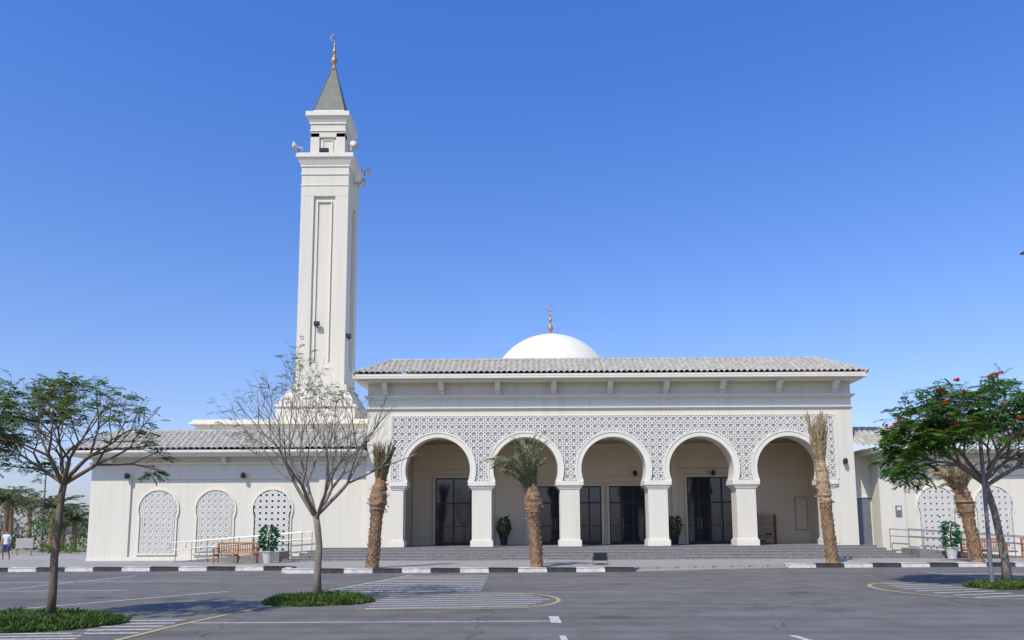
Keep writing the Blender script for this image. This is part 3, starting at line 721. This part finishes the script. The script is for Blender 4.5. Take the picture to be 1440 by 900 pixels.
def lamp(x,y,H,arm,ax):
    b=MB(); b.tube([(x,y,0),(x,y,.5),(x,y,H)],[.11,.09,.05],'greym',10); b.box(x-.2,x+.2,y-.2,y+.2,0,.06,'greym')
    b.tube([(x,y,H-.1),(x+ax*arm*.5,y,H+.15),(x+ax*arm,y,H+.18)],.035,'greym',8)
    b.prism([(x+ax*arm,H+.12),(x+ax*(arm+.7),H+.14),(x+ax*(arm+.75),H+.19),(x+ax*(arm+.3),H+.28),(x+ax*arm,H+.25)],y-.14,y+.14,'greym'); return b.obj('street_lamp')
lamp(-37.9,60,6.5,.8,1); lamp(20.2,25,11.0,1.5,-1)
b=MB(); b.tube([(12.75,20.0,0),(12.75,20.0,4.2)],.05,'greym',12); b.box(12.6,12.9,19.85,20.15,0.0,.04,'greym'); b.tube([(12.75,20,4.2),(12.75,20,4.24)],.06,'greym',12); b.obj('metal_post')
b=MB(); b.box(-34.6,-33.4,52,52.1,.5,1.2,'latback'); b.tube([(-34.5,52.05,0),(-34.5,52.05,.6)],.04,'greym'); b.tube([(-33.5,52.05,0),(-33.5,52.05,.6)],.04,'greym'); b.obj('information_sign')
# ------------------------------------------------------------ markings
b=MB()
def line(x0,y0,x1,y1,w,k='pwhite',z=.004):
    d=Vector((x1-x0,y1-y0,0)).normalized(); n_=Vector((-d.y,d.x,0))*w/2; a=Vector((x0,y0,z)); c=Vector((x1,y1,z)); b.face([a-n_,c-n_,c+n_,a+n_],k)
def pline(P,w,k,z=.008):
    n=len(P); Ls=[];Rs=[]
    for i,p in enumerate(P):
        d=(Vector(P[min(i+1,n-1)])-Vector(P[max(i-1,0)])).normalized(); q=Vector((-d.y,d.x))*w/2
        Ls.append((p[0]+q.x,p[1]+q.y,z)); Rs.append((p[0]-q.x,p[1]-q.y,z))
    for i in range(n-1): b.face([Rs[i],Rs[i+1],Ls[i+1],Ls[i]],k)
line(-5.7,13.3,.75,13.3,.08); b.face([(.66,13.0,.008),(.84,13.0,.008),(.84,14.0,.008),(.66,14.0,.008)],'pwhite')
line(.75,11.5,.75,8,.1)
for i in range(10):
    y=19.9+i*.72; line(-4.9+.12*i,y,-0.85-.0*i,y+.0,.2)
for i in range(7):
    y=15.7+i*.5; xr=1.0-abs(y-17.2)*.35; line(-3.1+.02*abs(i-3),y-.15,xr-.15,y+.25,.12)
P=[(-3.4,19.1)]+[(-.2+1.25*math.cos(t),17.3+1.85*math.sin(t)) for t in [math.pi/2-math.pi*j/20 for j in range(21)]]+[(-3.2,15.4)]
pline(P,.1,'pyellow')
pline([(-5.95,10.2),(-5.75,13.0),(-5.35,15.6),(-5.2,16.2)],.11,'pyellow')
pline([(-5.3,18.2),(-4.6,22),(-3.6,27.2)],.1,'pwhite')
line(-10.4,15.8,-7.6,20.2,.11); line(-16,20.5,-10.6,20.7,.1); line(-22,24,-9.5,24.3,.1); line(-14.5,19,-13.8,27.5,.1); line(-20,19,-19.3,27.5,.1)
for i in range(5): line(-7.0+.0*i,12.0+i*.42,-5.95,12.05+i*.42,.13)
for i in range(6): line(-10.5,10.4+i*.3,-6.3-.1*i,10.55+i*.3,.12)
P=[(15,22.3)]+[(11.2+1.6*math.cos(t),19.4+2.6*math.sin(t)) for t in [math.pi/2+math.pi*j/20 for j in range(21)]]+[(15,16.9)]
pline(P,.11,'pyellow')
for i in range(8): line(10.2+.12*abs(i-3.5),17.3+i*.62,12.2,17.8+i*.62,.14)
for i in range(9): line(14.9,20.2+i*.75,18.6,20.2+i*.75,.2)
line(4.35,9.6,4.2,11.4,.12); line(14.9,19.5,14.9,27,.1)
b.obj('parking_markings')
random.seed(81); b=MB()
for i in range(420):
    p=Vector((U(-14,16),U(10,28),.012)); leaf(b,p,Vector((U(-1,1),U(-1,1),.05)).normalized(),U(.02,.05),.025,'leafPb',Vector((0,0,1)))
b.obj('fallen_leaves')
# ------------------------------------------------------------ person
def person(x,y,z):
    J=dict(pel=(0,0,.95),sp=(0,.01,1.2),ch=(0,.01,1.38),nk=(0,0,1.52),hd=(0,-.02,1.62),tp=(0,-.02,1.74),
     ls=(-.19,0,1.42),le=(-.25,.06,1.14),lw=(-.24,-.06,.9),lh=(-.235,-.1,.8), rs=(.19,0,1.42),re=(.25,.02,1.14),rw=(.25,-.1,.9),rh=(.245,-.15,.81),
     lp=(-.1,0,.9),lk=(-.11,-.12,.5),la=(-.11,.0,.09),lf=(-.11,-.16,.04), rp=(.1,0,.9),rk=(.11,.06,.5),ra=(.11,.22,.12),rf=(.11,.1,.04))
    rad=dict(pel=.15,sp=.13,ch=.15,nk=.055,hd=.1,tp=.07,ls=.07,le=.045,lw=.03,lh=.035,rs=.07,re=.045,rw=.03,rh=.035,lp=.1,lk=.06,la=.04,lf=.035,rp=.1,rk=.06,ra=.04,rf=.035)
    E=[('pel','sp'),('sp','ch'),('ch','nk'),('nk','hd'),('hd','tp'),('ch','ls'),('ls','le'),('le','lw'),('lw','lh'),('ch','rs'),('rs','re'),('re','rw'),('rw','rh'),('pel','lp'),('lp','lk'),('lk','la'),('la','lf'),('pel','rp'),('rp','rk'),('rk','ra'),('ra','rf')]
    K=list(J); me=bpy.data.meshes.new('person'); me.from_pydata([Vector(J[k])+Vector((x,y,z)) for k in K],[(K.index(a),K.index(c)) for a,c in E],[])
    o=bpy.data.objects.new('person',me); scene.collection.objects.link(o)
    o.modifiers.new('skin','SKIN'); 
    if not me.skin_vertices: return o
    for i,k in enumerate(K): me.skin_vertices[0].data[i].radius=(rad[k],rad[k]*.8)
    me.skin_vertices[0].data[0].use_root=True
    s_=o.modifiers.new('sub','SUBSURF'); s_.levels=2; s_.render_levels=2
    dg=bpy.context.evaluated_depsgraph_get(); nm=bpy.data.meshes.new_from_object(o.evaluated_get(dg)); o.modifiers.clear(); o.data=nm
    for k in ('skin','shirt','shorts','hair'): nm.materials.append(M[k])
    for p in nm.polygons:
        c=p.center-Vector((x,y,z)); k=0
        if c.z>1.66 or (c.z>1.58 and c.y>.02): k=3
        elif c.z>1.49: k=0
        elif c.z>.93 and abs(c.x)<.2: k=1
        elif c.z>1.2: k=1
        elif .48<c.z<=.93 and abs(c.x)<.21: k=2
        elif c.z<.07: k=3
        p.material_index=k; p.use_smooth=True
    return o
try: person(-29.3,43.2,0)
except Exception as ex: print('person',ex)
# ------------------------------------------------------------ light
az=math.radians(33); el=math.radians(48)
d=Vector((math.sin(az)*math.cos(el),math.cos(az)*math.cos(el),-math.sin(el)))
sl=bpy.data.lights.new('sun','SUN'); sl.energy=4.2; sl.angle=math.radians(.5); sl.color=(1,.925,.79)
so=bpy.data.objects.new('sun',sl); so.rotation_euler=d.to_track_quat('-Z','Y').to_euler(); scene.collection.objects.link(so)
w=bpy.data.worlds.new('World'); scene.world=w; w.use_nodes=True; nt=w.node_tree
sk=nt.nodes.new('ShaderNodeTexSky'); sk.sky_type='NISHITA'; sk.sun_disc=False; sk.sun_elevation=el; sk.sun_rotation=math.pi+az; sk.air_density=1.0; sk.dust_density=.8; sk.ozone_density=3.0
bg=nt.nodes['Background']; bg.inputs['Strength'].default_value=.12
tc=nt.nodes.new('ShaderNodeTexCoord'); sp=nt.nodes.new('ShaderNodeSeparateXYZ'); nt.links.new(tc.outputs['Generated'],sp.inputs[0])
rp=nt.nodes.new('ShaderNodeValToRGB'); rp.color_ramp.elements[0].position=0.0; rp.color_ramp.elements[0].color=(.88,.86,1.15,1); rp.color_ramp.elements[1].position=.55; rp.color_ramp.elements[1].color=(.66,1.16,2.0,1)
for p_,c_ in ((.10,(1.22,1.17,1.40,1)),(.28,(1.02,1.22,1.66,1))):
    e=rp.color_ramp.elements.new(p_); e.color=c_
nt.links.new(sp.outputs['Z'],rp.inputs['Fac'])
mx=nt.nodes.new('ShaderNodeMix'); mx.data_type='RGBA'; mx.blend_type='MULTIPLY'; mx.inputs[0].default_value=1
nt.links.new(sk.outputs['Color'],mx.inputs[6]); nt.links.new(rp.outputs['Color'],mx.inputs[7]); nt.links.new(mx.outputs[2],bg.inputs['Color'])
scene.view_settings.view_transform='Standard'; scene.view_settings.look='None'; scene.view_settings.exposure=0
# ------------------------------------------------------------ camera
cam=bpy.data.cameras.new('camera'); cam.sensor_width=36; cam.lens=1040/1440*36; cam.clip_end=4000; cam.shift_y=.1162
co=bpy.data.objects.new('camera',cam); co.location=(0,0,1.6)
m=Matrix.Rotation(math.radians(90+7),4,'X')@Matrix.Rotation(math.radians(-.3),4,'Z')
co.rotation_euler=m.to_euler(); scene.collection.objects.link(co); scene.camera=co
